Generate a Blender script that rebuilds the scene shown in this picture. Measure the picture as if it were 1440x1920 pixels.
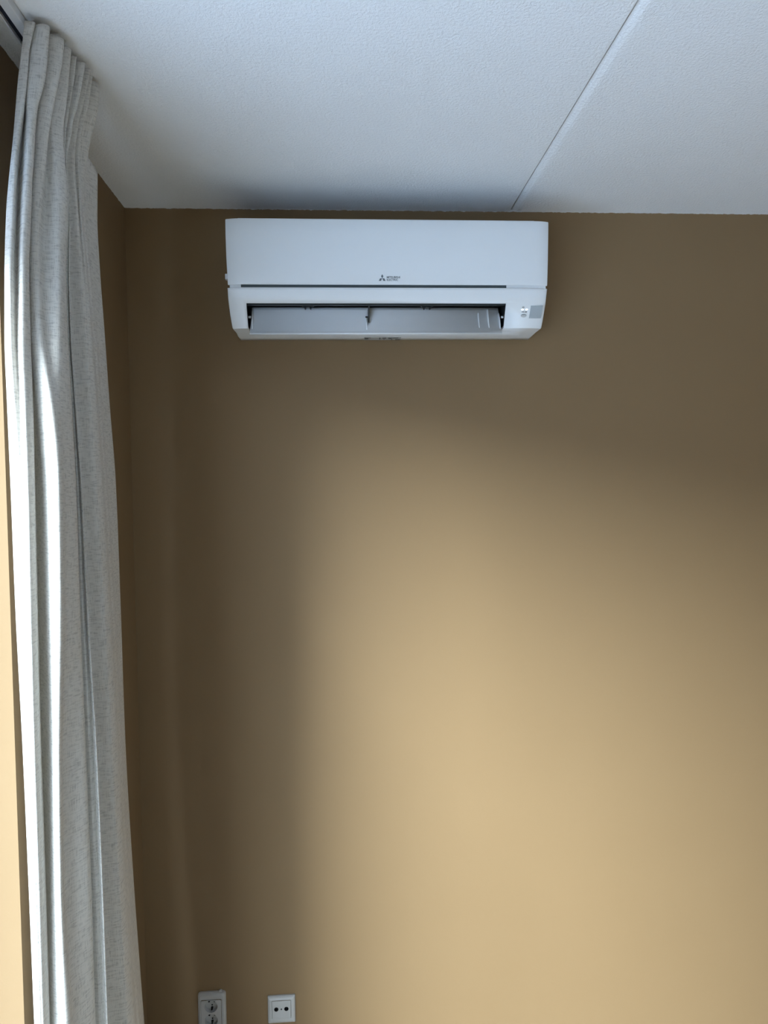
import bpy, bmesh, math
import numpy as np
from mathutils import Vector, Matrix

for o in list(bpy.data.objects):
    bpy.data.objects.remove(o, do_unlink=True)
scene = bpy.context.scene
COL = scene.collection

# ------------------------------------------------------------------ camera
F, CX, CY = 1280.0, 720.0, 960.0            # focal length and centre in pixels of the 1440x1920 frame
YAW, PITCH, ROLL = 0.0642, -0.0325, 0.0161
CAM = np.array([0.0, -1.9752, 1.801])
H = 2.600                                   # ceiling height
XW = -0.5854                                # plane of the left wall
YJ = -0.7332                                # far jamb of the window in the left wall

_fw = np.array([math.sin(YAW)*math.cos(PITCH), math.cos(YAW)*math.cos(PITCH), math.sin(PITCH)])
_r = np.array([math.cos(YAW), -math.sin(YAW), 0.0])
_u = np.cross(_r, _fw)
RGT = _r*math.cos(ROLL) - _u*math.sin(ROLL)
UPV = _u*math.cos(ROLL) + _r*math.sin(ROLL)
FWD = _fw

def ray(px, py):
    return FWD + RGT*(px-CX)/F - UPV*(py-CY)/F
def at_y(px, py, y):
    d = ray(px, py); return CAM + d*((y-CAM[1])/d[1])
def at_z(px, py, z):
    d = ray(px, py); return CAM + d*((z-CAM[2])/d[2])
def project(p):
    v = np.asarray(p)-CAM; w = v@FWD
    return CX+F*(v@RGT)/w, CY-F*(v@UPV)/w

cam = bpy.data.cameras.new('camera')
cam.sensor_fit = 'VERTICAL'; cam.sensor_height = 36.0
cam.lens = F*36.0/1920.0
cam.clip_start = 0.02
camo = bpy.data.objects.new('camera', cam); COL.objects.link(camo)
M = Matrix.Identity(4)
for i in range(3):
    M[i][0] = RGT[i]; M[i][1] = UPV[i]; M[i][2] = -FWD[i]; M[i][3] = CAM[i]
camo.matrix_world = M
scene.camera = camo

# ------------------------------------------------------------------ light
scene.view_settings.view_transform = 'Standard'
scene.view_settings.look = 'None'
scene.view_settings.gamma = 1.0
scene.view_settings.use_curve_mapping = False
scene.view_settings.exposure = 0.0

SKY_STRENGTH = 12.5
world = bpy.data.worlds.new('sky'); scene.world = world
world.use_nodes = True
nt = world.node_tree; nt.nodes.clear()
tc = nt.nodes.new('ShaderNodeTexCoord'); sp = nt.nodes.new('ShaderNodeSeparateXYZ')
mr = nt.nodes.new('ShaderNodeMapRange'); mr.inputs[1].default_value = -1; mr.inputs[2].default_value = 1
rp = nt.nodes.new('ShaderNodeValToRGB')
bg = nt.nodes.new('ShaderNodeBackground'); wo = nt.nodes.new('ShaderNodeOutputWorld')
nt.links.new(tc.outputs['Generated'], sp.inputs[0]); nt.links.new(sp.outputs[2], mr.inputs[0])
nt.links.new(mr.outputs[0], rp.inputs[0]); nt.links.new(rp.outputs[0], bg.inputs[0]); nt.links.new(bg.outputs[0], wo.inputs[0])
el = rp.color_ramp.elements
el[0].position = 0.0; el[0].color = (0.30, 0.36, 0.42, 1)       # ground seen from the window
el[1].position = 1.0; el[1].color = (0.57, 0.765, 1.0, 1)        # zenith
for pos, c in ((0.495, (0.34, 0.40, 0.46, 1)), (0.515, (0.82, 0.925, 1.0, 1)), (0.68, (0.70, 0.85, 1.0, 1))):
    e = el.new(pos); e.color = c
bg.inputs[1].default_value = SKY_STRENGTH

WIN_Y0, WIN_Y1, WIN_Z0, WIN_Z1 = YJ, -3.80, 0.12, 2.32
WALL_T = 0.28

portal = bpy.data.lights.new('window_portal', 'AREA'); portal.shape = 'RECTANGLE'
portal.size = WIN_Y0-WIN_Y1; portal.size_y = WIN_Z1-WIN_Z0; portal.cycles.is_portal = True
po = bpy.data.objects.new('window_portal', portal); COL.objects.link(po)
po.location = (XW-WALL_T-0.005, (WIN_Y0+WIN_Y1)/2, (WIN_Z0+WIN_Z1)/2)
po.rotation_euler = (math.radians(90), 0, math.radians(-90))

# veiled low sun, behind the camera and to the left
SUN_AZ, SUN_EL = math.radians(34.5), math.radians(17.8)
sun = bpy.data.lights.new('veiled_sun', 'SUN'); sun.energy = 9.8; sun.angle = math.radians(25); sun.color = (0.87, 0.98, 1.04)
so = bpy.data.objects.new('veiled_sun', sun); COL.objects.link(so)
so.rotation_euler = Vector((math.sin(SUN_AZ)*math.cos(SUN_EL), math.cos(SUN_AZ)*math.cos(SUN_EL), -math.sin(SUN_EL))).to_track_quat('-Z', 'Y').to_euler()
so.location = (-3, -5, 3)

# ------------------------------------------------------------------ helpers
def new_mat(name):
    m = bpy.data.materials.new(name); m.use_nodes = True
    t = m.node_tree; b = t.nodes['Principled BSDF']
    return m, t, b
def plain(name, col, rough=0.5, metal=0.0, emit=None, es=0.0, spec=0.5):
    m, t, b = new_mat(name)
    b.inputs['Base Color'].default_value = (*col, 1); b.inputs['Roughness'].default_value = rough
    b.inputs['Metallic'].default_value = metal; b.inputs['Specular IOR Level'].default_value = spec
    if emit:
        b.inputs['Emission Color'].default_value = (*emit, 1); b.inputs['Emission Strength'].default_value = es
    return m
def N(t, kind, **kw):
    n = t.nodes.new(kind)
    for k, v in kw.items(): setattr(n, k, v)
    return n

def link(name, me, mat, parent=None, smooth=False, bevel=0.0, segs=2, solid=0.0):
    o = bpy.data.objects.new(name, me); COL.objects.link(o)
    if mat is not None: me.materials.append(mat)
    if smooth:
        for p in me.polygons: p.use_smooth = True
    if solid:
        s = o.modifiers.new('thickness', 'SOLIDIFY'); s.thickness = solid; s.offset = -1
    if bevel:
        b = o.modifiers.new('bevel', 'BEVEL'); b.width = bevel; b.segments = segs
        b.limit_method = 'ANGLE'; b.angle_limit = math.radians(40)
    if parent is not None: o.parent = parent
    return o
def from_bm(name, bm, *a, out=None, sharp=None, **k):
    bmesh.ops.recalc_face_normals(bm, faces=bm.faces)
    if out is not None:                    # open surface: make its faces look along 'out'
        for f in bm.faces: f.normal_update()
        if sum(f.normal.dot(Vector(out))*f.calc_area() for f in bm.faces) < 0:
            bmesh.ops.reverse_faces(bm, faces=bm.faces)
    if sharp:
        for e in bm.edges:
            if len(e.link_faces) == 2 and e.calc_face_angle(0) > math.radians(sharp): e.smooth = False
    me = bpy.data.meshes.new(name); bm.to_mesh(me); bm.free()
    return link(name, me, *a, **k)
def box_bm(x0, x1, y0, y1, z0, z1, bm=None):
    bm = bm or bmesh.new()
    v = [bm.verts.new((x, y, z)) for x in (x0, x1) for y in (y0, y1) for z in (z0, z1)]
    for f in ((0,1,3,2),(4,6,7,5),(0,4,5,1),(2,3,7,6),(0,2,6,4),(1,5,7,3)):
        bm.faces.new([v[i] for i in f])
    return bm
def prism_x(prof, x0, x1, bm=None):
    """prof: list of (y,z) closed polygon, extruded along x"""
    bm = bm or bmesh.new()
    a = [bm.verts.new((x0, y, z)) for y, z in prof]; b = [bm.verts.new((x1, y, z)) for y, z in prof]
    n = len(prof)
    bm.faces.new(a); bm.faces.new(b[::-1])
    for i in range(n): bm.faces.new((a[i], b[i], b[(i+1) % n], a[(i+1) % n]))
    return bm
def prism_y(prof, y0, y1, bm=None):
    """prof: list of (x,z) closed polygon, extruded along y"""
    bm = bm or bmesh.new()
    a = [bm.verts.new((x, y0, z)) for x, z in prof]; b = [bm.verts.new((x, y1, z)) for x, z in prof]
    n = len(prof)
    bm.faces.new(a); bm.faces.new(b[::-1])
    for i in range(n): bm.faces.new((a[i], b[i], b[(i+1) % n], a[(i+1) % n]))
    return bm
def cyl_bm(p0, p1, r0, r1=None, n=20, bm=None):
    bm = bm or bmesh.new(); r1 = r0 if r1 is None else r1
    p0 = Vector(p0); p1 = Vector(p1); ax = (p1-p0).normalized()
    u = ax.orthogonal().normalized(); w = ax.cross(u)
    A, B = [], []
    for i in range(n):
        t = 2*math.pi*i/n; d = u*math.cos(t)+w*math.sin(t)
        A.append(bm.verts.new(p0+d*r0)); B.append(bm.verts.new(p1+d*r1))
    bm.faces.new(A); bm.faces.new(B[::-1])
    for i in range(n): bm.faces.new((A[i], B[i], B[(i+1) % n], A[(i+1) % n]))
    return bm
def empty(name, loc, label, cat, group=None):
    o = bpy.data.objects.new(name, None); COL.objects.link(o); o.location = loc
    o.empty_display_size = 0.05
    o['label'] = label; o['category'] = cat
    if group: o['group'] = group
    return o
def adopt(child, parent):
    """parent without moving (all parts are modelled in world coordinates)"""
    child.parent = parent
    loc = Vector((0, 0, 0)); p = parent
    while p is not None: loc += Vector(p.location); p = p.parent
    child.matrix_parent_inverse = Matrix.Translation(-loc)
    return child
def structure(o):
    o['kind'] = 'structure'; return o

# ------------------------------------------------------------------ materials
def wall_paint():
    m, t, b = new_mat('taupe_wall_paint')
    g = N(t, 'ShaderNodeNewGeometry'); s = N(t, 'ShaderNodeSeparateXYZ')
    t.links.new(g.outputs['Position'], s.inputs[0])
    n1 = N(t, 'ShaderNodeTexNoise'); n1.inputs['Scale'].default_value = 3.0; n1.inputs['Detail'].default_value = 4
    t.links.new(g.outputs['Position'], n1.inputs['Vector'])
    mx = N(t, 'ShaderNodeMix', data_type='RGBA'); t.links.new(n1.outputs[0], mx.inputs[0])
    mx.inputs[6].default_value = (*WALL_A, 1); mx.inputs[7].default_value = (*WALL_B, 1)
    # ragged brushed edge where the wall paint stops short of the white ceiling
    n2 = N(t, 'ShaderNodeTexNoise'); n2.inputs['Scale'].default_value = 55; n2.inputs['Detail'].default_value = 5; n2.inputs['Roughness'].default_value = 0.7
    t.links.new(g.outputs['Position'], n2.inputs['Vector'])
    ma = N(t, 'ShaderNodeMath', operation='MULTIPLY_ADD'); ma.inputs[1].default_value = -0.010; ma.inputs[2].default_value = H+0.0042
    t.links.new(n2.outputs[0], ma.inputs[0])
    gt = N(t, 'ShaderNodeMath', operation='GREATER_THAN'); t.links.new(s.outputs[2], gt.inputs[0]); t.links.new(ma.outputs[0], gt.inputs[1])
    mx2 = N(t, 'ShaderNodeMix', data_type='RGBA'); t.links.new(gt.outputs[0], mx2.inputs[0])
    t.links.new(mx.outputs[2], mx2.inputs[6]); mx2.inputs[7].default_value = (0.66, 0.66, 0.64, 1)
    t.links.new(mx2.outputs[2], b.inputs['Base Color'])
    b.inputs['Roughness'].default_value = 0.6; b.inputs['Specular IOR Level'].default_value = 0.25
    nb = N(t, 'ShaderNodeTexNoise'); nb.inputs['Scale'].default_value = 260; nb.inputs['Detail'].default_value = 3
    t.links.new(g.outputs['Position'], nb.inputs['Vector'])
    bp = N(t, 'ShaderNodeBump'); bp.inputs['Strength'].default_value = 0.06; bp.inputs['Distance'].default_value = 0.002
    t.links.new(nb.outputs[0], bp.inputs['Height']); t.links.new(bp.outputs[0], b.inputs['Normal'])
    return m
WALL_A = (0.250, 0.162, 0.082); WALL_B = (0.264, 0.173, 0.089)
M_WALL = wall_paint()

def ceiling_plaster():
    m, t, b = new_mat('white_spray_plaster')
    b.inputs['Base Color'].default_value = (0.88, 0.88, 0.875, 1); b.inputs['Roughness'].default_value = 0.9
    g = N(t, 'ShaderNodeNewGeometry')
    n = N(t, 'ShaderNodeTexNoise'); n.inputs['Scale'].default_value = 170; n.inputs['Detail'].default_value = 4; n.inputs['Roughness'].default_value = 0.65
    t.links.new(g.outputs['Position'], n.inputs['Vector'])
    bp = N(t, 'ShaderNodeBump'); bp.inputs['Strength'].default_value = 0.7; bp.inputs['Distance'].default_value = 0.004
    t.links.new(n.outputs[0], bp.inputs['Height']); t.links.new(bp.outputs[0], b.inputs['Normal'])
    return m
M_CEIL = ceiling_plaster()
M_REAR = plain('taupe_rear_wall', (0.26, 0.18, 0.10), 0.7)
def wood_floor():
    m, t, b = new_mat('pale_oak_laminate')
    g = N(t, 'ShaderNodeNewGeometry'); mp = N(t, 'ShaderNodeMapping'); mp.inputs['Scale'].default_value = (12, 1.2, 1)
    n = N(t, 'ShaderNodeTexNoise'); n.inputs['Scale'].default_value = 4; n.inputs['Detail'].default_value = 6
    r = N(t, 'ShaderNodeValToRGB')
    r.color_ramp.elements[0].color = (0.36, 0.33, 0.29, 1); r.color_ramp.elements[1].color = (0.48, 0.44, 0.39, 1)
    t.links.new(g.outputs['Position'], mp.inputs[0]); t.links.new(mp.outputs[0], n.inputs['Vector'])
    t.links.new(n.outputs[0], r.inputs[0]); t.links.new(r.outputs[0], b.inputs['Base Color'])
    b.inputs['Roughness'].default_value = 0.5
    return m
M_FLOOR = wood_floor()
M_FRAME = plain('white_window_frame', (0.75, 0.75, 0.73), 0.4)
def glass():
    m = bpy.data.materials.new('window_glass'); m.use_nodes = True; t = m.node_tree; t.nodes.clear()
    o = t.nodes.new('ShaderNodeOutputMaterial'); mx = t.nodes.new('ShaderNodeMixShader')
    tr = t.nodes.new('ShaderNodeBsdfTransparent'); gl = t.nodes.new('ShaderNodeBsdfGlossy'); gl.inputs['Roughness'].default_value = 0.02
    tr.inputs[0].default_value = (0.95, 0.97, 0.96, 1); mx.inputs[0].default_value = 0.06
    t.links.new(tr.outputs[0], mx.inputs[1]); t.links.new(gl.outputs[0], mx.inputs[2]); t.links.new(mx.outputs[0], o.inputs[0])
    return m
M_GLASS = glass()

M_PAVING = plain('grey_paving', (0.40, 0.44, 0.52), 0.9)
def brick():
    m, t, b = new_mat('brown_brick')
    g = N(t, 'ShaderNodeNewGeometry'); mp = N(t, 'ShaderNodeMapping'); mp.inputs['Rotation'].default_value = (0, math.radians(90), math.radians(90))
    k = N(t, 'ShaderNodeTexBrick'); k.inputs['Scale'].default_value = 2.2
    k.inputs['Color1'].default_value = (0.34, 0.24, 0.17, 1); k.inputs['Color2'].default_value = (0.42, 0.30, 0.21, 1); k.inputs['Mortar'].default_value = (0.4, 0.38, 0.35, 1)
    t.links.new(g.outputs['Position'], mp.inputs[0]); t.links.new(mp.outputs[0], k.inputs['Vector']); t.links.new(k.outputs[0], b.inputs['Base Color'])
    b.inputs['Roughness'].default_value = 0.9
    return m
M_BRICK = brick()

def linen():
    m, t, b = new_mat('grey_beige_linen')
    uv = N(t, 'ShaderNodeUVMap')
    def noise(sx, sy, sc, det=2.0):
        mp = N(t, 'ShaderNodeMapping'); mp.inputs['Scale'].default_value = (sx, sy, 1)
        n = N(t, 'ShaderNodeTexNoise'); n.inputs['Scale'].default_value = sc; n.inputs['Detail'].default_value = det
        t.links.new(uv.outputs[0], mp.inputs[0]); t.links.new(mp.outputs[0], n.inputs['Vector'])
        return n
    hx = noise(0.09, 1.0, 900); vx = noise(1.0, 0.05, 900); blot = noise(0.22, 1.0, 260, 3)
    add = N(t, 'ShaderNodeMath', operation='ADD'); t.links.new(hx.outputs[0], add.inputs[0]); t.links.new(vx.outputs[0], add.inputs[1])
    ad2 = N(t, 'ShaderNodeMath', operation='ADD'); t.links.new(add.outputs[0], ad2.inputs[0]); t.links.new(blot.outputs[0], ad2.inputs[1])
    r = N(t, 'ShaderNodeValToRGB'); mrn = N(t, 'ShaderNodeMapRange'); mrn.inputs[1].default_value = 1.0; mrn.inputs[2].default_value = 2.0
    t.links.new(ad2.outputs[0], mrn.inputs[0]); t.links.new(mrn.outputs[0], r.inputs[0])
    e = r.color_ramp.elements
    e[0].position = 0.22; e[0].color = (0.53, 0.51, 0.475, 1); e[1].position = 0.52; e[1].color = (0.83, 0.805, 0.755, 1)
    t.links.new(r.outputs[0], b.inputs['Base Color']); b.inputs['Roughness'].default_value = 0.95
    b.inputs['Specular IOR Level'].default_value = 0.1
    b.inputs['Sheen Weight'].default_value = 0.15
    bp = N(t, 'ShaderNodeBump'); bp.inputs['Strength'].default_value = 0.35; bp.inputs['Distance'].default_value = 0.0012
    t.links.new(add.outputs[0], bp.inputs['Height']); t.links.new(bp.outputs[0], b.inputs['Normal'])
    out = t.nodes['Material Output']; tl = N(t, 'ShaderNodeBsdfTranslucent'); tl.inputs[0].default_value = (0.66, 0.62, 0.55, 1)
    ms = N(t, 'ShaderNodeMixShader'); ms.inputs[0].default_value = 0.22
    t.links.new(b.outputs[0], ms.inputs[1]); t.links.new(tl.outputs[0], ms.inputs[2]); t.links.new(ms.outputs[0], out.inputs[0])
    return m
M_LINEN = linen()
M_RAIL = plain('white_lacquered_aluminium', (0.72, 0.73, 0.75), 0.35)
M_SLOT = plain('dark_rail_slot', (0.012, 0.016, 0.03), 0.6)
M_AC = plain('white_glossy_plastic', (0.85, 0.87, 0.875), 0.28)
M_ACM = plain('white_satin_plastic', (0.84, 0.86, 0.87), 0.45)
M_DARK = plain('black_plastic', (0.012, 0.013, 0.014), 0.5)
M_DARKG = plain('dark_green_grey_plastic', (0.03, 0.036, 0.034), 0.5)
M_SLAT = plain('slate_grey_shade', (0.10, 0.125, 0.13), 0.6)  # dark tone painted as shade in the panel gap and on the button
M_LOGO = plain('grey_print', (0.13, 0.15, 0.16), 0.5)
M_SENSOR = plain('grey_receiver_window', (0.42, 0.46, 0.48), 0.3)
M_BUTTON = plain('grey_button', (0.60, 0.61, 0.61), 0.35)
M_LAMP = plain('lit_white_indicator', (0.9, 0.9, 0.9), 0.4, emit=(1, 1, 1), es=0.9)
M_PRINT = plain('black_print', (0.03, 0.03, 0.035), 0.6)
M_STICK = plain('grey_sticker', (0.42, 0.41, 0.39), 0.6)
M_STICKD = plain('dark_sticker_print', (0.10, 0.095, 0.085), 0.6)
M_SOCK = plain('white_socket_plastic', (0.52, 0.51, 0.49), 0.4)
M_WELL = plain('grey_white_socket_well', (0.48, 0.48, 0.47), 0.4)
M_HOLE = plain('black_hole', (0.006, 0.006, 0.007), 0.9)
M_METAL = plain('dull_metal', (0.35, 0.35, 0.35), 0.4, 1.0)

# ------------------------------------------------------------------ room shell
RX, RY = 3.1, -4.6
wl = XW-WALL_T
structure(from_bm('wall_back', box_bm(wl, RX, 0.0, 0.2, 0, H+0.03), M_WALL))
bm = bmesh.new()
box_bm(wl, XW, WIN_Y0, 0.0, 0, H+0.03, bm)
box_bm(wl, XW, RY, WIN_Y1, 0, H+0.03, bm)
box_bm(wl, XW, WIN_Y1, WIN_Y0, WIN_Z1, H+0.03, bm)
box_bm(wl, XW, WIN_Y1, WIN_Y0, 0, WIN_Z0, bm)
structure(from_bm('wall_left', bm, M_WALL))
structure(from_bm('wall_right', box_bm(RX, RX+0.2, RY, 0.2, 0, H+0.03), M_REAR))
structure(from_bm('wall_rear', box_bm(wl, RX, RY-0.2, RY, 0, H+0.03), M_REAR))
structure(from_bm('floor', box_bm(wl, RX+0.2, RY-0.2, 0.2, -0.1, 0), M_FLOOR))
# ceiling: base slab with two plastered slabs that meet in a V joint
XS = at_z(1080, 193, H)[0]
ceil = structure(from_bm('ceiling', box_bm(wl, RX+0.2, RY-0.2, 0.2, H+0.03, H+0.15), M_CEIL))
pl = prism_y([(wl, H), (XS-0.002, H), (XS, H+0.002), (XS, H+0.03), (wl, H+0.03)], RY, 0.0)
link_l = from_bm('ceiling_panel', pl, M_CEIL, ceil)
pr = prism_y([(XS+0.0042, H+0.0065), (XS+0.011, H+0.0030), (XS+0.020, H+0.0004), (XS+0.026, H), (RX, H), (RX, H+0.03), (XS+0.0042, H+0.03)], RY, 0.0)
link_r = from_bm('ceiling_panel', pr, M_CEIL, ceil)

# window in the left wall
win = bmesh.new()
fx0, fx1 = XW-0.19, XW-0.12
fw = 0.06
box_bm(fx0, fx1, WIN_Y1, WIN_Y1+fw, WIN_Z0, WIN_Z1, win); box_bm(fx0, fx1, WIN_Y0-fw, WIN_Y0, WIN_Z0, WIN_Z1, win)
box_bm(fx0, fx1, WIN_Y1+fw, WIN_Y0-fw, WIN_Z0, WIN_Z0+fw, win); box_bm(fx0, fx1, WIN_Y1+fw, WIN_Y0-fw, WIN_Z1-fw, WIN_Z1, win)
w1 = structure(from_bm('window_1', win, M_FRAME))
bmg = bmesh.new(); xg = (fx0+fx1)/2
bmg.faces.new([bmg.verts.new((xg, y, z)) for y, z in ((WIN_Y1+fw, WIN_Z0+fw), (WIN_Y0-fw, WIN_Z0+fw), (WIN_Y0-fw, WIN_Z1-fw), (WIN_Y1+fw, WIN_Z1-fw))])
from_bm('pane', bmg, M_GLASS, w1)

# outside the window: paving, and an unseen long brick wall added to cut off the low sky
structure(from_bm('ground', box_bm(-60, wl, -60, 60, -0.35, -0.25), M_PAVING))
structure(from_bm('added_wall_outside', box_bm(-9.6, -9.0, -45, 45, -0.25, 4.0), M_BRICK))

# ------------------------------------------------------------------ air conditioner
AC_C = 0.14
def z_at(py, d): return float(at_y(730, py, -d)[2])
def x_at(px, py, d): return float(at_y(px, py, -d)[0])
# (depth from wall, image row of the profile point, left and right outline columns there)
PANEL = [(0.1960, 411.5, 421.6, 1029.6), (0.1985, 414, 421.2, 1030), (0.2020, 440, 421.6, 1029.8), (0.2045, 482, 423, 1029.2),
         (0.2035, 510, 424.6, 1028.5), (0.2005, 530, 425.8, 1028), (0.1990, 534.2, 426.2, 1027.6)]
LOWER = [(0.1970, 539.4, 425.8, 1027.4), (0.1955, 545, 426.2, 1026.6), (0.1905, 556, 427, 1025.4), (0.1875, 561.5, 427.4, 1024.8),
         (0.1800, 569, 428.2, 1024), (0.1660, 590, 431, 1020.6), (0.1560, 605, 433.6, 1018), (0.1500, 613.6, 435.2, 1016.4), (0.1482, 615.6, 436.4, 1015)]
UNDER = [(0.1000, 623.4, 443, 1005), (0.0560, 630, 446, 998), (0.0300, 634, 449, 993.5), (0.0, 637.4, 452, 989.5)]
# image rows are read near the middle of the unit
def prof_pts(rows):
    return [(d, z_at(py, d), x_at(pl_, py, d), x_at(pr_, py, d)) for d, py, pl_, pr_ in rows]
PP, LP, UP_ = prof_pts(PANEL), prof_pts(LOWER), prof_pts(UNDER)
def front_depth(z):
    pts = sorted([(q[1], q[0]) for q in PP+LP])
    zs = [p[0] for p in pts]; ds = [p[1] for p in pts]
    return float(np.interp(z, zs, ds))
def on_front(px, py):
    d = 0.2
    for _ in range(6):
        p = at_y(px, py, -d); d = front_depth(p[2])
    return at_y(px, py, -d)

Z0 = UP_[-1][1]
ac = empty('air_conditioner', (AC_C, 0, Z0), 'white wall-mounted split air conditioner indoor unit with open louvre below the ceiling', 'air conditioner')

ENDR, ENDD = 0.036, 0.0065
def shell(rows, xs_fn, skip=None):
    """surface through the profile rows; ends roll back gently"""
    bm = bmesh.new(); grid = []
    for (d, z, xl, xr) in rows:
        line = []
        for x, t in xs_fn(xl, xr):
            e = max(0.0, ENDR-(x-xl), ENDR-(xr-x))/ENDR
            line.append(bm.verts.new((x, -(d-ENDD*e*e*min(1, d/0.1)), z)))
        grid.append(line)
    for i in range(len(grid)-1):
        for j in range(len(grid[0])-1):
            if skip and skip(i, j): continue
            bm.faces.new((grid[i][j], grid[i][j+1], grid[i+1][j+1], grid[i+1][j]))
    return bm, grid
def ends(xl, xr):
    k = [0, 0.002, 0.006, 0.012, 0.02, 0.028, 0.036]
    s = [xl+a for a in k] + [xl+(xr-xl)*f for f in (0.2, 0.4, 0.6, 0.8)] + [xr-a for a in k[::-1]]
    return [(x, 0) for x in s]
bm, _ = shell(PP, ends)
pan = from_bm('front_panel', bm, M_AC, smooth=True, solid=0.012, bevel=0.0016, segs=3, out=(0, -1, 0), sharp=25)
adopt(pan, ac)

OXL, OXR = x_at(461.5, 569, 0.18), x_at(949, 569, 0.18)      # outlet opening
ODB = 0.075                                                # back of the opening in the underside
rows = LP + [(0.11, np.interp(0.11, [UP_[0][0], LP[-1][0]], [UP_[0][1], LP[-1][1]]), np.interp(0.11, [UP_[0][0], LP[-1][0]], [UP_[0][2], LP[-1][2]]), np.interp(0.11, [UP_[0][0], LP[-1][0]], [UP_[0][3], LP[-1][3]]))] + UP_
def low_x(xl, xr):
    k = [0, 0.002, 0.006, 0.012, 0.02, 0.028, 0.036]
    return [(xl+a, 0) for a in k] + [(OXL, 1), ((OXL+OXR)/2, 1), (OXR, 1)] + [(xr-a, 0) for a in k[::-1]]
I0 = 4; I1 = len(LP)+1                      # opening spans these profile rows
def skip(i, j): return I0 <= i < I1 and 7 <= j < 9
bm, _ = shell(rows, low_x, skip)
low = from_bm('lower_casing', bm, M_AC, smooth=True, solid=0.004, out=(0, -1, -0.3), sharp=25)
adopt(low, ac)

# chassis behind the covers (sides, top with grille)
xl, xr = x_at(421.2, 414, 0.1985)+0.006, x_at(1030, 414, 0.1985)-0.006
ZT = Z0+0.280
zg = (PP[-1][1]+LP[0][1])/2
ch = bmesh.new()
full = [(0, Z0+0.004), (0, ZT), (-0.15, ZT-0.002), (-0.178, ZT-0.014), (-0.186, PP[1][1]-0.004), (-0.186, LP[2][1]), (-0.176, LP[4][1]), (-0.138, Z0+0.010), (-0.1, Z0+0.006)]
prism_x(full, xl, OXL-0.004, ch); prism_x(full, OXR+0.004, xr, ch)
notch = [(0, Z0+0.004), (0, ZT), (-0.15, ZT-0.002), (-0.178, ZT-0.014), (-0.186, PP[1][1]-0.004), (-0.186, LP[2][1]+0.004), (-0.174, LP[3][1]+0.004),
         (-0.10, LP[3][1]+0.012), (-0.055, LP[4][1]-0.01), (-0.05, Z0+0.006)]
prism_x(notch, OXL-0.004, OXR+0.004, ch)
chs = adopt(from_bm('chassis', ch, M_ACM, bevel=0.004, segs=2), ac)
# top intake grille bars
for k in range(9):
    y = -0.03-0.0145*k
    adopt(from_bm('grille_bar', box_bm(xl+0.02, xr-0.02, y-0.003, y+0.003, ZT-0.004, ZT+0.004), M_ACM), ac)
# dark box standing in for the shadow in the gap under the panel, with light spacers at both ends
zj0, zj1 = LP[0][1]-0.004, PP[-1][1]+0.004
xa, xb = x_at(451, 537, 0.197), x_at(950.5, 537, 0.197)
adopt(from_bm('joint_shadow_box', box_bm(xa, xb, -0.1895, -0.180, zj0, zj1), M_SLAT), ac)
for a, b_ in ((xl+0.004, xa), (xb, xr-0.004)):
    adopt(from_bm('joint_spacer', box_bm(a, b_, -0.1925, -0.180, zj0, zj1), M_AC), ac)
# clip on the left side
pc = at_y(423.2, 520, -0.17)
adopt(from_bm('side_clip', box_bm(pc[0]-0.0005, pc[0]+0.012, -0.178, -0.166, pc[2]-0.007, pc[2]+0.007), M_AC, bevel=0.001), ac)

# dark air duct lining
du = bmesh.new()
cur = [(-0.172, LP[3][1]+0.0015), (-0.13, LP[3][1]+0.004), (-0.09, LP[3][1]+0.002), (-0.068, LP[4][1]-0.01), (-0.06, Z0+0.03), (-0.062, Z0+0.008)]
n = len(cur)
A = [du.verts.new((OXL-0.002, y, z)) for y, z in cur]; B = [du.verts.new((OXR+0.002, y, z)) for y, z in cur]
for i in range(n-1): du.faces.new((A[i], B[i], B[i+1], A[i+1]))
for S in (A, B):
    fr = du.verts.new((S[0].co.x, -0.150, Z0+0.006)); du.faces.new(S+[fr])
duct = adopt(from_bm('air_duct', du, M_DARK), ac)
# cross-flow fan: ribbed drum
fan = bmesh.new(); fr_, fc = 0.024, (-0.098, LP[4][1]-0.022)
prof = []
for k in range(48):
    t = 2*math.pi*k/48; rr = fr_ if k % 2 else fr_-0.004
    prof.append((fc[0]+rr*math.cos(t), fc[1]+rr*math.sin(t)))
prism_x(prof, OXL+0.004, OXR-0.004, fan)
adopt(from_bm('fan_drum', fan, M_DARK), ac)
# strip of the inner lip, dark green-grey
adopt(from_bm('outlet_lip', box_bm(OXL, OXR, -0.168, -0.160, LP[4][1]-0.0015, LP[4][1]+0.0025), M_DARKG), ac)

# vane (horizontal louvre), open
VX0, VX1 = x_at(468.3, 625, 0.150), x_at(941, 624, 0.150)
vt = at_y(705, 577.0, -0.124); vb = at_y(705, 624.2, -0.152)
def vpt(s, off=0.0):
    y = vt[1]+(vb[1]-vt[1])*s + 0.006*math.sin(math.pi*s) ; z = vt[2]+(vb[2]-vt[2])*s - 0.002*math.sin(math.pi*s)
    return y-off, z
vm = bmesh.new(); L0 = []; L1 = []
for k in range(11):
    y, z = vpt(k/10)
    a = 0.004*(1-k/10)
    L0.append(vm.verts.new((VX0+a, y, z))); L1.append(vm.verts.new((VX1-a, y, z)))
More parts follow.
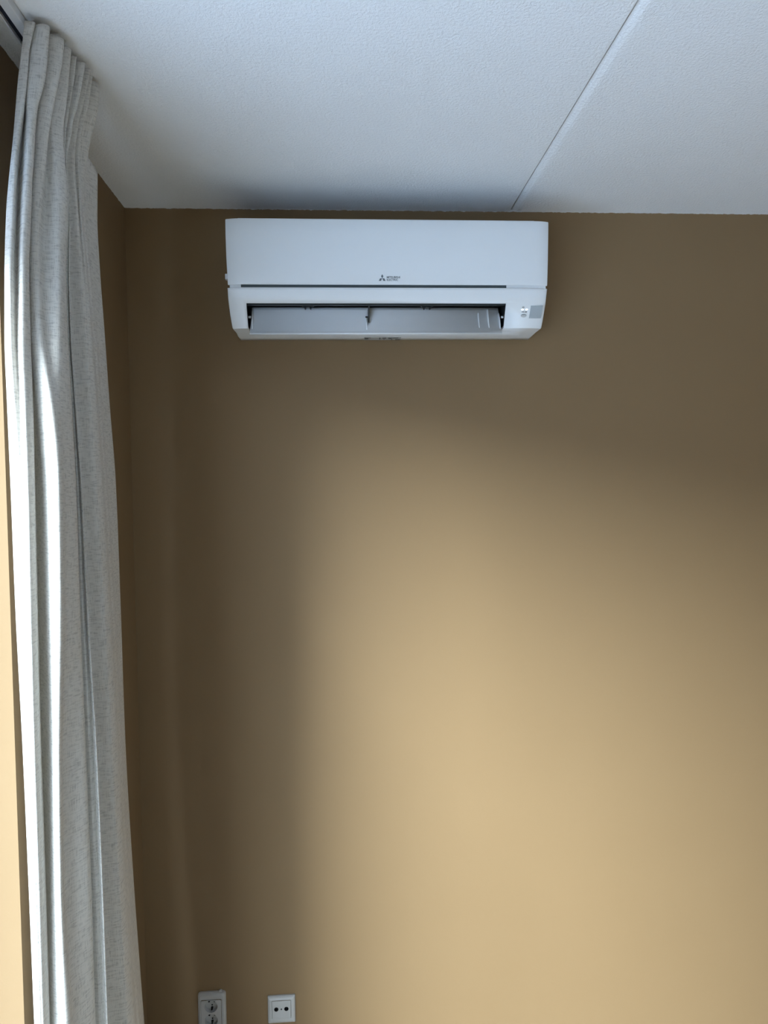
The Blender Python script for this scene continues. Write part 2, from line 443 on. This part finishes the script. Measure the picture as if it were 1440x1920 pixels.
# rolled front lip
for dy, dz in ((-0.0012, -0.0008), (-0.0016, -0.0022), (-0.0002, -0.0034)):
    L0.append(vm.verts.new((VX0, vb[1]+dy, vb[2]+dz))); L1.append(vm.verts.new((VX1, vb[1]+dy, vb[2]+dz)))
for k in range(len(L0)-1): vm.faces.new((L0[k], L1[k], L1[k+1], L0[k+1]))
vane = adopt(from_bm('louvre_vane', vm, M_ACM, smooth=True, solid=0.0022), ac)
vsm = vane.modifiers[0]; vsm.offset = 0
def rib(px, s0, s1, h, w=0.0024):
    b = bmesh.new(); x = x_at(px, 600, 0.14); pr_ = []
    ns = 6
    top = []
    for k in range(ns+1):
        s = s0+(s1-s0)*k/ns; y, z = vpt(s); pr_.append((y+0.001, z))
        hh = h*math.sin(math.pi*min(1, 0.08+0.92*k/ns)) if 0 < k < ns else 0.0004
        top.append((y-hh, z))
    r_ = from_bm('rib', prism_x(pr_+top[::-1], x-w/2, x+w/2, b), M_AC)
    r_.parent = vane; return r_
for px, a, b_, h in ((473.5, 0.05, 0.86, 0.009), (898.5, 0.15, 0.84, 0.004), (916.5, 0.02, 0.84, 0.005), (937, 0.18, 0.84, 0.009), (687.2, 0.28, 0.88, 0.011)):
    rib(px, a, b_, h)
# small moulded ring mark on the vane
def ring_bm(c, r, w, y, n=24, h=0.0004):
    b = bmesh.new(); o_, i_ = [], []
    for k in range(n):
        t = 2*math.pi*k/n
        o_.append(b.verts.new((c[0]+r*math.cos(t), y, c[1]+r*math.sin(t)))); i_.append(b.verts.new((c[0]+(r-w)*math.cos(t), y, c[1]+(r-w)*math.sin(t))))
    for k in range(n): b.faces.new((o_[k], o_[(k+1) % n], i_[(k+1) % n], i_[k]))
    return b
# pivot pins
yp, zp = vpt(0.36)
for px, ln in ((468.8, 0.0032), (941, 0.0038)):
    x = x_at(px, 593, 0.13)
    adopt(from_bm('pivot_pin', cyl_bm((x-ln, yp-0.008, zp), (x+ln, yp-0.008, zp), 0.0030, n=16), M_AC), ac)
# centre bracket holding the vane
xb_ = x_at(691, 590, 0.135)
yb_, zb_ = vpt(0.5)
adopt(from_bm('vane_bracket', prism_x([(-0.165, LP[4][1]), (-0.110, LP[4][1]), (yb_-0.004, zb_-0.004), (yb_-0.013, zb_-0.006), (yb_-0.014, zb_+0.006)], xb_-0.0014, xb_+0.0014), M_DARK), ac)
adopt(from_bm('pivot_pin', cyl_bm((xb_-0.0085, yp-0.009, zp), (xb_+0.002, yp-0.009, zp), 0.0022, n=14), M_DARK), ac)
# clips of the vertical fins peeking below the outlet lip
for px in (577.5, 800):
    x = x_at(px, 572, 0.15); z1 = LP[4][1]+0.001; z0 = float(at_y(px, 579.5, -0.156)[2])
    c = bmesh.new()
    prism_y([(x-0.017, z1), (x+0.017, z1), (x+0.013, z1-0.004), (x-0.013, z1-0.004)], -0.158, -0.150, c)
    for s in (-1, 1):
        cx_ = x+s*0.0075
        prism_y([(cx_-s*0.004-0.0, z1-0.003), (cx_+s*0.004, z1-0.003), (cx_+s*0.001, z0-0.001), (cx_-s*0.0015, z0-0.0004)], -0.158, -0.150, c)
    adopt(from_bm('fin_clip', c, M_DARK), ac)
for k in range(24):                        # vertical air fins deep in the outlet
    x = OXL+(OXR-OXL)*(k+0.5)/24
    adopt(from_bm('air_fin', box_bm(x-0.0008, x+0.0008, -0.118, -0.088, LP[4][1]-0.016, LP[4][1]-0.004), M_DARK), ac)

# emblem and lettering on the front panel
def on_panel_poly(pts, name, mat, lift=0.0006, parent=ac):
    b = bmesh.new(); v = []
    for px, py in pts:
        p = on_front(px, py); v.append(b.verts.new((p[0], p[1]-lift, p[2])))
    f = b.faces.new(v)
    r_ = bmesh.ops.extrude_face_region(b, geom=[f])
    for q in [g for g in r_['geom'] if isinstance(g, bmesh.types.BMVert)]: q.co.y += lift+0.0006
    return adopt(from_bm(name, b, mat), parent)
ex, ey, hw = 716.6, 522.0, 2.1
on_panel_poly([(ex, 514.2), (ex+hw, 518.2), (ex, ey), (ex-hw, 518.2)], 'emblem_diamond', M_LOGO)
on_panel_poly([(ex-0.25, ey), (ex-4.0, ey), (ex-6.4, 526.7), (ex-2.1, 526.7)], 'emblem_diamond', M_LOGO)
on_panel_poly([(ex+0.25, ey), (ex+4.0, ey), (ex+6.4, 526.7), (ex+2.1, 526.7)], 'emblem_diamond', M_LOGO)
def lettering(text, px0, px1, pyt, pyb, mat, name='lettering'):
    cu = bpy.data.curves.new('text', 'FONT'); cu.body = text; cu.size = 1.0; cu.resolution_u = 3; cu.offset = 0.012
    to = bpy.data.objects.new('text', cu); COL.objects.link(to)
    bpy.context.view_layer.update()
    me = bpy.data.meshes.new_from_object(to.evaluated_get(bpy.context.evaluated_depsgraph_get()))
    bpy.data.objects.remove(to, do_unlink=True); bpy.data.curves.remove(cu)
    co = np.array([v.co[:] for v in me.vertices]); mn = co.min(0); mxx = co.max(0)
    a = on_front(px0, pyb); b = on_front(px1, pyb); c = on_front(px0, pyt)
    for v in me.vertices:
        u = (v.co.x-mn[0])/(mxx[0]-mn[0]); w = (v.co.y-mn[1])/(mxx[1]-mn[1])
        p = a+(b-a)*u+(c-a)*w
        v.co = (p[0], p[1]-0.0006, p[2])
    me.name = name
    return adopt(link(name, me, mat, solid=0.0006), ac)
lettering('MITSUBISHI', 725.2, 750.0, 518.0, 521.9, M_LOGO)
lettering('ELECTRIC', 725.2, 746.2, 522.9, 526.7, M_LOGO)

# indicator field on the lower right
def blob(cx_, cy_, rx, ry, n=20, sk=0.0):
    return [(cx_+rx*math.cos(2*math.pi*k/n)-sk*ry*math.sin(2*math.pi*k/n), cy_+ry*math.sin(2*math.pi*k/n)) for k in range(n)]
on_panel_poly(blob(979.6, 580.6, 2.7, 1.5, sk=0.3), 'indicator_light', M_LAMP)
on_panel_poly(blob(987.4, 580.5, 2.5, 1.5, sk=0.3), 'indicator_light', M_LAMP)
c0 = on_front(981, 576.5)
rg = ring_bm((c0[0], c0[2]), 0.0026, 0.0010, c0[1]-0.0012)
adopt(from_bm('power_symbol', rg, M_PRINT), ac)
for k, (px, w) in enumerate(((979.4, 1.4), (981.9, 1.3), (984.9, 1.6), (987.2, 1.4))):
    on_panel_poly([(px-w/2, 584.0), (px+w/2, 584.0), (px+w/2-0.3, 585.8), (px-w/2-0.3, 585.8)], 'printed_mark', M_PRINT)
on_panel_poly(blob(981.6, 591.9, 5.4, 3.4), 'button', M_BUTTON, lift=0.0012)
on_panel_poly([(976.4, 591.4), (979, 589.7), (984.5, 589.7), (987, 591.2), (984.5, 590.6), (979, 590.7)], 'button_shadow_line', M_SLAT, lift=0.0016)  # shade along the button's upper rim, drawn as a dark sliver
on_panel_poly([(995.4, 573.2), (1018, 573.2), (1013.6, 596.8), (991.4, 596.8)], 'receiver_window', M_SENSOR, lift=0.0008)
# sticker on the underside with small unreadable print
def under_pt(px, py):
    d = 0.05
    ds = [q[0] for q in UP_][::-1]; zs = [q[1] for q in UP_][::-1]
    # intersect ray with the underside polyline
    dr = ray(px, py)
    best = None
    for dd in np.linspace(0.0, 0.1, 201):
        p = at_y(px, py, -dd); e = abs(p[2]-np.interp(dd, ds, zs))
        if best is None or e < best[0]: best = (e, p)
    return best[1]
def under_poly(pts, name, mat, lift):
    b = bmesh.new(); v = []
    for px, py in pts:
        p = under_pt(px, py); v.append(b.verts.new((p[0], p[1], p[2]-lift)))
    f = b.faces.new(v); r_ = bmesh.ops.extrude_face_region(b, geom=[f])
    for q in [g for g in r_['geom'] if isinstance(g, bmesh.types.BMVert)]: q.co.z += lift+0.001
    return adopt(from_bm(name, b, mat), ac)
st = under_poly([(683, 632.4), (752, 632.2), (750, 637.0), (683, 637.2)], 'type_sticker', M_STICK, 0.0006)
for (a, b_, t0, t1) in ((683.4, 691, 633, 635.6), (684, 695, 632.6, 633.2), (711, 713.5, 632.8, 636), (717, 724, 632.8, 634.6), (728, 747, 632.6, 633.6), (728, 734, 634, 634.8), (741, 750, 635.6, 636.6), (733, 736, 635.6, 636.5), (719, 721, 635.6, 636.4)):
    under_poly([(a, t0), (b_, t0), (b_-0.3, t1), (a, t1)], 'sticker_print', M_STICKD, 0.0011)

# ------------------------------------------------------------------ wall sockets
def plate_with_holes(outer, holes, y, n=28):
    """flat plate in the xz plane with round holes (cx, cz, r)"""
    b = bmesh.new(); ed = []
    vo = [b.verts.new((x, y, z)) for x, z in outer]
    for i in range(len(vo)): ed.append(b.edges.new((vo[i], vo[(i+1) % len(vo)])))
    for cx_, cz_, r in holes:
        vh = [b.verts.new((cx_+r*math.cos(2*math.pi*k/n), y, cz_+r*math.sin(2*math.pi*k/n))) for k in range(n)]
        for i in range(n): ed.append(b.edges.new((vh[i], vh[(i+1) % n])))
    bmesh.ops.triangle_fill(b, use_beauty=True, use_dissolve=False, edges=ed)
    return b
def rrect(x0, x1, z0, z1, r, n=5):
    o_ = []
    for cx_, cz_, a in ((x1-r, z1-r, 0), (x0+r, z1-r, 90), (x0+r, z0+r, 180), (x1-r, z0+r, 270)):
        for k in range(n+1):
            t = math.radians(a+90*k/n); o_.append((cx_+r*math.cos(t), cz_+r*math.sin(t)))
    return o_
def frame_bm(x0, x1, z0, z1, ix0, ix1, iz0, iz1, h, r, slope):
    """picture-frame cover: outer rim at the wall, sloping face, inner rim"""
    b = bmesh.new(); n = 5
    def loop(pts, y): return [b.verts.new((x, y, z)) for x, z in pts]
    g = 0.0015
    rings = [loop(rrect(x0, x1, z0, z1, r, n), 0.0), loop(rrect(x0, x1, z0, z1, r, n), -h*0.45),
             loop(rrect(x0+slope*0.35, x1-slope*0.35, z0+slope*0.35, z1-slope*0.35, r, n), -h*0.8),
             loop(rrect(x0+slope, x1-slope, z0+slope, z1-slope, r, n), -h),
             loop(rrect(ix0, ix1, iz0, iz1, 0.003, n), -h*1.0), loop(rrect(ix0, ix1, iz0, iz1, 0.003, n), -h*0.35)]
    for a, c in zip(rings[:-1], rings[1:]):
        m_ = len(a)
        for i in range(m_): b.faces.new((a[i], a[(i+1) % m_], c[(i+1) % m_], c[i]))
    return b
def cup_bm(c, r, y0, y1, n=28):
    b = bmesh.new()
    a = [b.verts.new((c[0]+r*math.cos(2*math.pi*k/n), y0, c[1]+r*math.sin(2*math.pi*k/n))) for k in range(n)]
    d = [b.verts.new((c[0]+r*0.97*math.cos(2*math.pi*k/n), y1, c[1]+r*0.97*math.sin(2*math.pi*k/n))) for k in range(n)]
    for i in range(n): b.faces.new((a[i], a[(i+1) % n], d[(i+1) % n], d[i]))
    b.faces.new(d)
    return b

# double power socket
sx0, sx1 = at_y(372.2, 1890, 0)[0], at_y(424.4, 1890, 0)[0]
szt = at_y(398, 1857.5, 0)[2]; szb = szt-0.136
HS = 0.012
dsock = empty('double_power_socket', ((sx0+sx1)/2, 0, szb), 'white double power socket with two round wells low on the wall beside the curtain', 'socket')
ix0, ix1 = sx0+0.0095, sx1-0.0115; iz1, iz0 = szt-0.0185, szb+0.0185
adopt(from_bm('frame', frame_bm(sx0, sx1, szb, szt, ix0, ix1, iz0, iz1, HS, 0.008, 0.006), M_SOCK, smooth=False, bevel=0.0008), dsock)
cxs = (at_y(397.2, 1887, 0)[0]); cz1 = at_y(397.2, 1887, -HS)[2]; rw = 0.0185
czs = (cz1, cz1-0.0405)
adopt(from_bm('cover_plate', plate_with_holes(rrect(ix0+0.0006, ix1-0.0006, iz0+0.0006, iz1-0.0006, 0.003), [(cxs, c, rw) for c in czs], -HS-0.001), M_SOCK), dsock)
for c in czs:
    w_ = adopt(from_bm('socket_well', cup_bm((cxs, c), rw, -HS-0.001, -0.0012), M_WELL, smooth=False), dsock)
    def sub(o_):
        o_.parent = w_; return o_
    for dx in (-0.0075, 0.0085):
        sub(from_bm('pin_hole', cyl_bm((cxs+dx, -0.0013, c+0.007), (cxs+dx, -0.0019, c+0.007), 0.0026, n=16), M_HOLE))
    sub(from_bm('screw', cyl_bm((cxs+0.0015, -0.0013, c-0.003), (cxs+0.0015, -0.0019, c-0.003), 0.0021, n=14), M_HOLE))
    sub(from_bm('earth_contact', prism_y([(cxs-0.001, c-0.0175), (cxs+0.0022, c-0.0175), (cxs+0.0048, c-0.0095), (cxs+0.003, c-0.0075), (cxs-0.0002, c-0.0075), (cxs-0.0018, c-0.0095)], -0.0013, -0.0042), M_HOLE))
# chipped filler lump on its top right corner
lx, lz = at_y(413.5, 1857, 0)[0], szt-0.0015
adopt(from_bm('filler_lump', prism_y([(lx-0.006, lz), (lx-0.004, lz+0.0045), (lx+0.001, lz+0.006), (lx+0.005, lz+0.004), (lx+0.0075, lz), (lx+0.004, lz-0.003)], 0.0, -0.006), M_SOCK, bevel=0.0012), dsock)

# antenna socket
tx0, tx1 = at_y(502.6, 1890, 0)[0], at_y(553.9, 1890, 0)[0]
tzt, tzb = at_y(528, 1864.6, 0)[2], at_y(528, 1914.8, 0)[2]
tsock = empty('antenna_socket', ((tx0+tx1)/2, 0, tzb), 'square white antenna socket with two black round holes low on the brown wall', 'socket')
HT = 0.011
jx0, jx1 = at_y(509.7, 1890, -HT)[0], at_y(545.6, 1890, -HT)[0]
jz1, jz0 = at_y(528, 1875.8, -HT)[2], at_y(528, 1910.3, -HT)[2]
adopt(from_bm('frame', frame_bm(tx0, tx1, tzb, tzt, jx0, jx1, jz0, jz1, HT, 0.002, 0.0085), M_SOCK, bevel=0.0006), tsock)
hz = at_y(528, 1892.0, -HT)[2]
h1, h2, h3 = at_y(518, 1892, -HT)[0], at_y(537, 1892, -HT)[0], at_y(527.6, 1892, -HT)[0]
adopt(from_bm('cover_plate', plate_with_holes(rrect(jx0+0.0008, jx1-0.0008, jz0+0.0008, jz1-0.0008, 0.001), [(h1, hz, 0.0063), (h2, hz, 0.0063)], -HT-0.0006), M_SOCK), tsock)
for h in (h1, h2):
    cp = adopt(from_bm('connector_hole', cup_bm((h, hz), 0.0063, -HT-0.0006, -0.001), M_HOLE), tsock)
    q = from_bm('connector_pin', cyl_bm((h, -0.001, hz), (h, -0.006, hz), 0.0014, n=12), M_DARK); q.parent = cp
adopt(from_bm('screw', cyl_bm((h3, -HT-0.0004, hz), (h3, -HT-0.0012, hz), 0.0022, n=16), M_DARKG), tsock)

# ------------------------------------------------------------------ curtain rail
ZR = H-0.016
ra = at_z(9, 0, ZR)[0]; rb = at_z(60, 66, ZR)[0]
xr1 = (ra+rb)/2; xr0 = xr1-0.030
xs1 = (at_z(8, 20, ZR)[0]+at_z(42, 70, ZR)[0])/2; xs0 = xs1-0.010
prof = [(xr0, H), (xr1, H), (xr1, ZR), (xs1, ZR), (xs1, ZR+0.011), (xs0, ZR+0.011), (xs0, ZR), (xr0, ZR)]
rail = from_bm('curtain_rail', prism_y(prof, RY+1.2, -0.60), M_RAIL, bevel=0.0012)
rail['label'] = 'white metal curtain rail with dark slot running along the ceiling above the curtain'; rail['category'] = 'curtain rail'
slot = from_bm('slot_lining', box_bm(xs0, xs1, RY+1.2, -0.60, ZR+0.006, ZR+0.0105), M_SLOT, rail)

# ------------------------------------------------------------------ curtain
ZC = H-0.014                          # top of the heading
ROWS = [60, 90, 120, 150, 180, 205, 230, 260, 300, 340, 400, 500, 620, 760, 900, 1150, 1400, 1650, 1920]
# each strand: outline points (row, column), depths (y) at rows top/400/900/1920, optional own top row
S = []
def strand(pts, dep, ztop=None):
    S.append((sorted(pts), dep, ztop))
strand([(61,44),(92,41),(149,34),(196,30),(259,25),(337,17),(400,12),(520,9),(620,9),(760,14),(900,20),(1150,30),(1400,43),(1650,54),(1920,65)], (-.785,-.800,-.800,-.800))
strand([(70,60),(92,55),(142,51),(181,47),(220,41),(251,36),(290,31),(337,28),(400,25),(520,20),(620,20),(760,26),(900,33),(1150,41),(1400,52),(1650,62),(1920,72)], (-.780,-.806,-.812,-.812))
strand([(73,50),(105,46),(150,44),(190,45),(220,46),(260,42),(300,39),(337,36),(400,33),(520,31),(620,31),(760,37),(900,44),(1150,51),(1400,60),(1650,69),(1920,78)], (-.755,-.775,-.809,-.811))
strand([(74,67),(105,60),(150,54),(190,52),(220,53),(260,51),(300,49),(337,47),(400,43),(520,41),(620,41),(760,47),(900,53),(1150,59),(1400,66),(1650,75),(1920,84)], (-.778,-.800,-.812,-.806))
strand([(78,91),(105,89),(150,84),(178,77),(198,71),(220,68),(260,65),(300,63),(337,60),(400,58),(500,54),(620,56),(800,62),(900,64),(1150,69),(1400,75),(1650,84),(1920,93)], (-.770,-.785,-.788,-.782))
strand([(84,78),(105,77),(150,73),(180,66),(200,60),(240,56),(300,55),(337,54),(400,51),(500,50),(620,54),(760,61),(900,66),(1150,72),(1400,78),(1650,86),(1920,92)], (-.748,-.745,-.740,-.738))
strand([(86,94),(105,92),(150,87),(180,82),(200,76),(240,71),(300,67),(337,63),(400,59),(500,56),(620,58),(760,70),(900,83),(1150,91),(1400,96),(1650,96),(1920,95)], (-.752,-.765,-.778,-.775))
strand([(99,118),(120,116),(150,110),(180,104),(215,97),(240,92),(300,85),(337,80),(400,74),(500,71),(620,74),(760,92),(900,103),(1150,108),(1400,107),(1650,109),(1920,116)], (-.738,-.760,-.790,-.788))
strand([(108,104),(130,103),(160,98),(190,93),(222,88),(260,86),(300,86),(337,86),(400,84),(500,84),(620,90),(760,105),(900,114),(1150,117),(1400,114),(1650,117),(1920,130)], (-.722,-.735,-.784,-.782))
strand([(113,116),(160,108),(190,101),(220,95),(248,97),(290,102),(337,105),(400,108),(500,110),(620,112),(760,117),(900,122),(1150,125),(1400,120),(1650,124),(1920,142)], (-.722,-.735,-.762,-.760))
strand([(117,131),(140,129),(180,126),(215,121),(235,118),(260,118),(300,120),(337,123),(400,125),(500,122),(620,125),(760,133),(900,140),(1150,148),(1400,157),(1650,167),(1920,176)], (-.712,-.715,-.728,-.720))
strand([(126,120),(150,118),(190,114),(220,112),(260,114),(300,118),(337,122),(400,125.5),(500,123),(620,125.5),(760,133.5),(900,141),(1150,149.5),(1400,159),(1650,169),(1920,178)], (-.698,-.696,-.704,-.696))
strand([(134,140),(160,137),(190,132),(220,127),(260,122),(300,121),(337,125),(400,127.5),(500,125.5),(620,128),(760,137),(900,145.5),(1150,156),(1400,168),(1650,178.5),(1920,187.5)], (-.694,-.698,-.704,-.696))
strand([(140,130),(165,127),(190,124),(220,121),(260,119),(300,120),(337,125),(400,129),(500,127.5),(620,130.5),(760,139.5),(900,149),(1150,161),(1400,175),(1650,186),(1920,195.5)], (-.682,-.688,-.696,-.690))
strand([(146,155),(175,150),(205,143),(225,137),(260,132),(295,125),(337,126),(380,129),(400,130),(500,129),(620,133),(760,142),(900,152),(1150,165),(1400,181),(1650,192),(1920,202)], (-.676,-.690,-.702,-.694))
strand([(153,143),(185,138),(215,132),(240,128),(270,124),(300,121),(337,122),(380,124),(400,124),(500,124),(620,127),(760,136),(900,145),(1150,157),(1400,172),(1650,183),(1920,193)], (-.664,-.620,-.590,-.580))
strand([(157,164),(185,158),(210,152),(230,147),(260,142),(300,139),(337,139),(380,143),(400,144),(500,151),(620,159),(760,168),(900,176),(1150,190),(1400,204),(1650,216),(1920,232)], (-.656,-.610,-.572,-.560))
strand([(162,154),(190,149),(220,143),(245,140),(280,139),(300,139),(337,142),(400,147),(500,155),(620,164),(760,173),(900,182),(1150,197),(1400,211),(1650,224),(1920,241)], (-.646,-.600,-.566,-.555))
strand([(170,169),(195,165),(220,159),(245,153),(280,149),(300,148),(337,149),(400,152),(500,161),(620,171),(760,181),(900,191),(1150,206),(1400,220),(1650,233),(1920,252)], (-.636,-.600,-.545,-.530))
strand([(178,160),(205,157),(225,152),(250,148),(280,146),(300,147),(337,150),(400,154),(500,163),(620,173),(760,184),(900,194),(1150,209),(1400,223),(1650,237),(1920,256)], (-.622,-.575,-.510,-.490))
strand([(192,184),(205,183),(225,178),(250,171),(275,165),(300,160),(337,157),(400,159),(500,168),(620,179),(760,189),(900,199),(1150,214),(1400,227),(1650,241),(1920,261)], (-.600,-.565,-.490,-.465))
strand([(270,150),(300,152),(337,156),(400,160),(500,168),(620,180),(760,190),(900,201),(1150,216),(1400,229),(1650,243),(1920,263)], (-.56,-.530,-.450,-.420), float(at_y(150, 255, -.56)[2]))
strand([(328,181),(400,181),(500,186),(620,195),(760,205),(900,216),(1150,226),(1400,235),(1650,250),(1920,270)], (-.50,-.480,-.400,-.360), float(at_y(181, 320, -.50)[2]))
strand([(328,178),(400,178),(500,182),(620,190),(760,200),(900,211),(1150,222),(1400,231),(1650,246),(1920,266)], (-.47,-.450,-.370,-.330), float(at_y(181, 320, -.50)[2]))

def smooth_interp(x, xp, fp):
    """monotone cubic (Fritsch-Carlson) with constant slope beyond the ends"""
    xp = np.asarray(xp, float); fp = np.asarray(fp, float)
    h = np.diff(xp); d = np.diff(fp)/h; m = np.zeros_like(fp)
    m[0] = d[0]; m[-1] = d[-1]
    for i in range(1, len(xp)-1):
        m[i] = 0 if d[i-1]*d[i] <= 0 else 2*d[i-1]*d[i]/(d[i-1]+d[i])*1.0
    if x <= xp[0]: return float(fp[0]+m[0]*(x-xp[0]))
    if x >= xp[-1]: return float(fp[-1]+m[-1]*(x-xp[-1]))
    i = int(np.searchsorted(xp, x))-1; t = (x-xp[i])/h[i]
    return float(fp[i]*(1+2*t)*(1-t)**2 + m[i]*h[i]*t*(1-t)**2 + fp[i+1]*t*t*(3-2*t) + m[i+1]*h[i]*t*t*(t-1))

NV = 170
ZB = 0.015
RECESS = (2, 5, 8, 11, 13, 15, 17, 19)
plan = []                              # per strand: list of (x, y, z)
for pts, dep, ztop in S:
    zt = ZC if ztop is None else ztop
    if len(plan) in RECESS: pts = [(r, c-(7*min(1, max(0, (230-r)/60)))) for r, c in pts]   # deepen the tucks of the heading
    rows_, cols = zip(*pts)
    r0 = rows_[0]
    line = []
    for k in range(NV+1):
        t = k/NV; z = zt+(ZB-zt)*(0.55*t+0.45*t*t)
        y = dep[1]; x = -0.53
        for _ in range(8):
            px, py = project((x, y, z))
            y = smooth_interp(min(max(py, r0), 2300), [r0, max(400, r0+40), 900, 1920, 2400], list(dep)+[dep[3]])
            px = smooth_interp(py, rows_, cols)
            x = at_y(px, py, y)[0]
            # move along the row: keep z, so re-project with the new x
        line.append((max(x, XW+0.004) if y > YJ-0.004 else x, y, z))
    plan.append(line)
plan = np.array(plan)                  # strands, rows, 3
SUB = 7
ns = plan.shape[0]
def catmull(p0, p1, p2, p3, t):
    return 0.5*((2*p1)+(-p0+p2)*t+(2*p0-5*p1+4*p2-p3)*t*t+(-p0+3*p1-3*p2+p3)*t**3)
cols_ = []
for i in range(ns-1):
    p0 = plan[max(i-1, 0)]; p1 = plan[i]; p2 = plan[i+1]; p3 = plan[min(i+2, ns-1)]
    for k in range(SUB): cols_.append(catmull(p0, p1, p2, p3, k/SUB))
cols_.append(plan[-1])
G = np.array(cols_)
G[:, :, 0] = np.where(G[:, :, 1] > YJ-0.006, np.maximum(G[:, :, 0], XW+0.004), G[:, :, 0])
nc = G.shape[0]
verts = [tuple(G[c, r]) for c in range(nc) for r in range(NV+1)]
faces = [(c*(NV+1)+r, c*(NV+1)+r+1, (c+1)*(NV+1)+r+1, (c+1)*(NV+1)+r) for c in range(nc-1) for r in range(NV)]
me = bpy.data.meshes.new('fabric'); me.from_pydata(verts, [], faces)
# cloth coordinates in metres: distance along the cloth at mid height, drop
seg = np.linalg.norm(np.diff(G[:, NV//2, :2], axis=0), axis=1); U = np.concatenate([[0], np.cumsum(seg)])
uvl = me.uv_layers.new(name='UVMap')
for lp in me.loops:
    c, r = divmod(lp.vertex_index, NV+1)
    uvl.data[lp.index].uv = (U[c], G[c, r, 2])
cur_root = empty('curtain', (float(G[:, -1, 0].mean()), float(G[:, -1, 1].mean()), 0.0), 'long pleated grey-beige linen curtain pushed into a bunch at the left wall', 'curtain')
fab = adopt(link('fabric', me, M_LINEN, smooth=True, solid=0.0014), cur_root)
fab.modifiers[0].offset = 0
# gliders that hang the heading from the rail
for i in (10, 14, 18):
    y = float(plan[i][0][1])
    adopt(from_bm('glider', box_bm(xs0+0.002, xs1-0.002, y-0.004, y+0.004, ZC-0.03, ZR+0.004), M_RAIL), cur_root)
